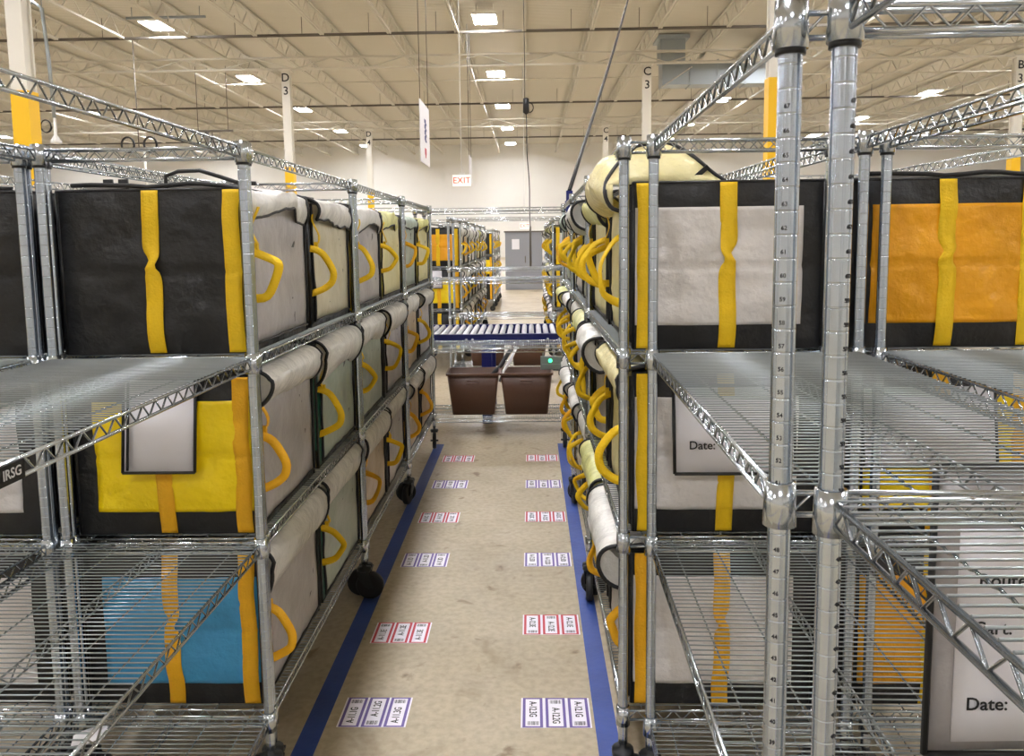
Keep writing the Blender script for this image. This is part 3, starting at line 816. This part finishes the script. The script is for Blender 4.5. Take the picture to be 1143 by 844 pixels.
# ------------------------------------------------------------------ conveyor and totes
t = thing('roller_conveyor', 'blue roller conveyor with grey rollers crossing the aisle', 'conveyor', (0, 6.40, 0))
def rail(y):
    b = MB().box((-2.3, y-.018, .640), (1.9, y+.018, .724)); b.box((-2.3, y-.026, .716), (1.9, y+.026, .724)); b.box((-2.3, y-.026, .638), (1.9, y+.026, .645))
    return b.mesh('side_rail', M['conv_blue'])
for y in (.0, .76): obj('side_rail', rail(y), t)
rm = MB().lathe([(0, .022), (.012, .022), (.0215, .026), (.0215, .734), (.012, .738), (0, .738)], 12, (0, 0), 'y').mesh('roller', M['roller'])
for i in range(68): obj('roller', rm, t, (-2.22+.06*i, 0, .705))
for x in (-1.7, -.36, 1.3):
    b = MB().box((x-.04, -.016, .0), (x+.04, .016, .64)).box((x-.04, .744, 0), (x+.04, .776, .64)).box((x-.03, .0, .30), (x+.03, .76, .34))
    obj('leg_frame', b.mesh('leg_frame', M['conv_blue']), t)
bm = MB()
for x in (-.52, -.47, .13, .22, .3): bm.lathe([(0, -.022), (.010, -.022), (.010, -.019), (0, -.019)], 8, (x, .682), 'y')
obj('bolt_heads', bm.mesh('bolt_heads', M['roller']), t)

def tote_meshes():
    b = MB(); H = .315; T = (.193, .148); Bt = (.158, .118); th = .004
    def ring(sx, sy, z): 
        r = .02; pts = []
        for (cx, cy, a0) in ((sx-r, sy-r, 0), (-sx+r, sy-r, 90), (-sx+r, -sy+r, 180), (sx-r, -sy+r, 270)):
            for k in range(4): a = R(a0+30*k); pts.append((cx+r*math.cos(a), cy+r*math.sin(a), z))
        return pts
    rings = [ring(Bt[0], Bt[1], 0), ring((Bt[0]+T[0])/2, (Bt[1]+T[1])/2, H/2), ring(T[0], T[1], H), ring(T[0]-th, T[1]-th, H), ring(Bt[0]-th, Bt[1]-th, th)]
    k = len(b.v); n = 16
    for r_ in rings: b.v += r_
    for i in range(len(rings)-1):
        for j in range(n): b.face([k+i*n+j, k+i*n+(j+1) % n, k+(i+1)*n+(j+1) % n, k+(i+1)*n+j], True)
    b.face([k+j for j in range(n)][::-1]); b.face([k+4*n+j for j in range(n)])
    body = b.mesh('tote_body', M['tote'])
    b = MB(); o1, i1 = ring(T[0]+.008, T[1]+.008, H-.014), ring(T[0]+.008, T[1]+.008, H+.002); i2, o2 = ring(T[0]-.004, T[1]-.004, H+.002), ring(T[0]+.001, T[1]+.001, H-.014)
    k = 0; b.v += o1+i1+i2+o2
    for i in range(4):
        for j in range(n): b.face([i*n+j, i*n+(j+1) % n, ((i+1) % 4)*n+(j+1) % n, ((i+1) % 4)*n+j])
    rimm = b.mesh('rim', M['tote_rim'])
    b = MB()
    for sy in (-1, 1):
        y = sy*(T[1]-.009)
        b.poly([(-.045, y+sy*.003, H-.055), (.045, y+sy*.003, H-.055), (.045, y+sy*.001, H-.075), (-.045, y+sy*.001, H-.075)], .004, 5, True)
    return body, rimm, b.mesh('hand_slot', M['tote_rim'])
TB, TRM, TH = tote_meshes()
def tote(x, y, z, label, rz=0):
    t = thing('brown_tote', label, 'tote', (x, y, z), rz, 'brown plastic totes')
    obj('tote_body', TB, t); obj('rim', TRM, t); obj('hand_slot', TH, t)
tote(-.442, 6.06, .169, 'brown plastic tote on the low cross shelf, left one of the front pair', .015)
tote(-.040, 6.06, .169, 'brown plastic tote on the low cross shelf, right one of the front pair', -.01)
tote(-.46, 8.43, .169, 'brown tote behind the conveyor, left one')
tote(-.03, 8.43, .169, 'brown tote behind the conveyor, right one')
t = thing('power_box', 'grey box with glowing green light under the cross shelf', 'power box', (.165, 5.815, .53))
b = MB().box((-.10, -.02, 0), (.10, .012, .095)); b.box((-.09, -.03, .008), (.09, -.02, .04))
obj('housing', b.mesh('housing', M['grey_box']), t)
obj('indicator_light', MB().lathe([(0, -.034), (.010, -.032), (.014, -.026), (.014, -.02)], 12, (-.03, .066), 'y').mesh('indicator_light', M['green_led']), t)
b = MB()
for x in (-.08, .08): b.box((x-.006, -.004, .095), (x+.006, .004, .12))
obj('hanger', b.mesh('hanger', M['grey_box']), t)
b = MB().slab([[(-.08, 0, .62), (-.04, 0, .62)], [(-.16, -.1, .50), (-.12, -.1, .50)], [(-.24, -.22, .43), (-.2, -.22, .43)]], (0, .003, 0))
tag(obj('black_strap', b.mesh('black_strap', M['cord']), None, (-.10, 6.3, 0)), 'black strap hanging from the conveyor between the two brown totes', 'strap')
b = MB().poly([(-.07, 0, .63), (-.12, -.1, .53), (-.17, -.2, .47), (-.19, -.25, .40)], .012, 6)
tag(obj('white_cable', b.mesh('white_cable', M['paper']), None, (-.05, 6.3, 0)), 'white cable hanging beside the black strap between the totes', 'cable')

# far end of the aisle
t = thing('metal_cabinet', 'grey metal cabinet closing the far end of the aisle', 'cabinet', (-.20, 24, 0))
obj('cabinet_body', MB().box((-.55, 0, 0), (.55, .6, 1.7)).mesh('cabinet_body', M['cabinet']), t)
obj('cabinet_top', MB().box((-.58, -.03, 1.7), (.58, .63, 1.74)).mesh('cabinet_top', M['pipe_dark']), t)
obj('door', MB().box((-.53, -.015, .05), (-.01, 0, 1.66)).mesh('door', M['cabinet']), t)
obj('door', MB().box((.01, -.015, .05), (.53, 0, 1.66)).mesh('door', M['cabinet']), t)
obj('notice', MB().box((-.35, -.018, 1.2), (-.13, -.015, 1.5)).mesh('notice', M['paper']), t)
obj('handle', MB().box((.03, -.035, .8), (.06, -.015, 1.0)).mesh('handle', M['pipe_dark']), t)

# ------------------------------------------------------------------ world, camera
w = bpy.data.worlds.new('World'); SC.world = w; w.use_nodes = True
w.node_tree.nodes['Background'].inputs['Color'].default_value = (.9, .92, 1, 1)
w.node_tree.nodes['Background'].inputs['Strength'].default_value = .3
cam = bpy.data.cameras.new('camera'); co = bpy.data.objects.new('camera', cam); COL.objects.link(co)
pitch, yaw, roll, sy, h, f = .1087, .0241, -.0129, -55.47, 1.467, 900.
fw = Vector((-math.sin(yaw)*math.cos(pitch), math.cos(yaw)*math.cos(pitch), -math.sin(pitch)))
rt = Vector((math.cos(yaw), math.sin(yaw), 0)); up = rt.cross(fw)
r2 = rt*math.cos(roll)+up*math.sin(roll); u2 = -rt*math.sin(roll)+up*math.cos(roll)
m = Matrix(((r2.x, u2.x, -fw.x, 0), (r2.y, u2.y, -fw.y, 0), (r2.z, u2.z, -fw.z, h), (0, 0, 0, 1)))
co.matrix_world = m
cam.sensor_width = 36; cam.sensor_fit = 'HORIZONTAL'; cam.lens = f*36/1143; cam.shift_y = sy/1143; cam.clip_start = .02; cam.clip_end = 300
SC.camera = co
SC.view_settings.view_transform = 'Standard'; SC.view_settings.look = 'None'; SC.view_settings.gamma = 1
SC.view_settings.exposure = .15; SC.view_settings.use_curve_mapping = False
SC.cycles.max_bounces = 8; SC.cycles.diffuse_bounces = 5; SC.cycles.glossy_bounces = 4
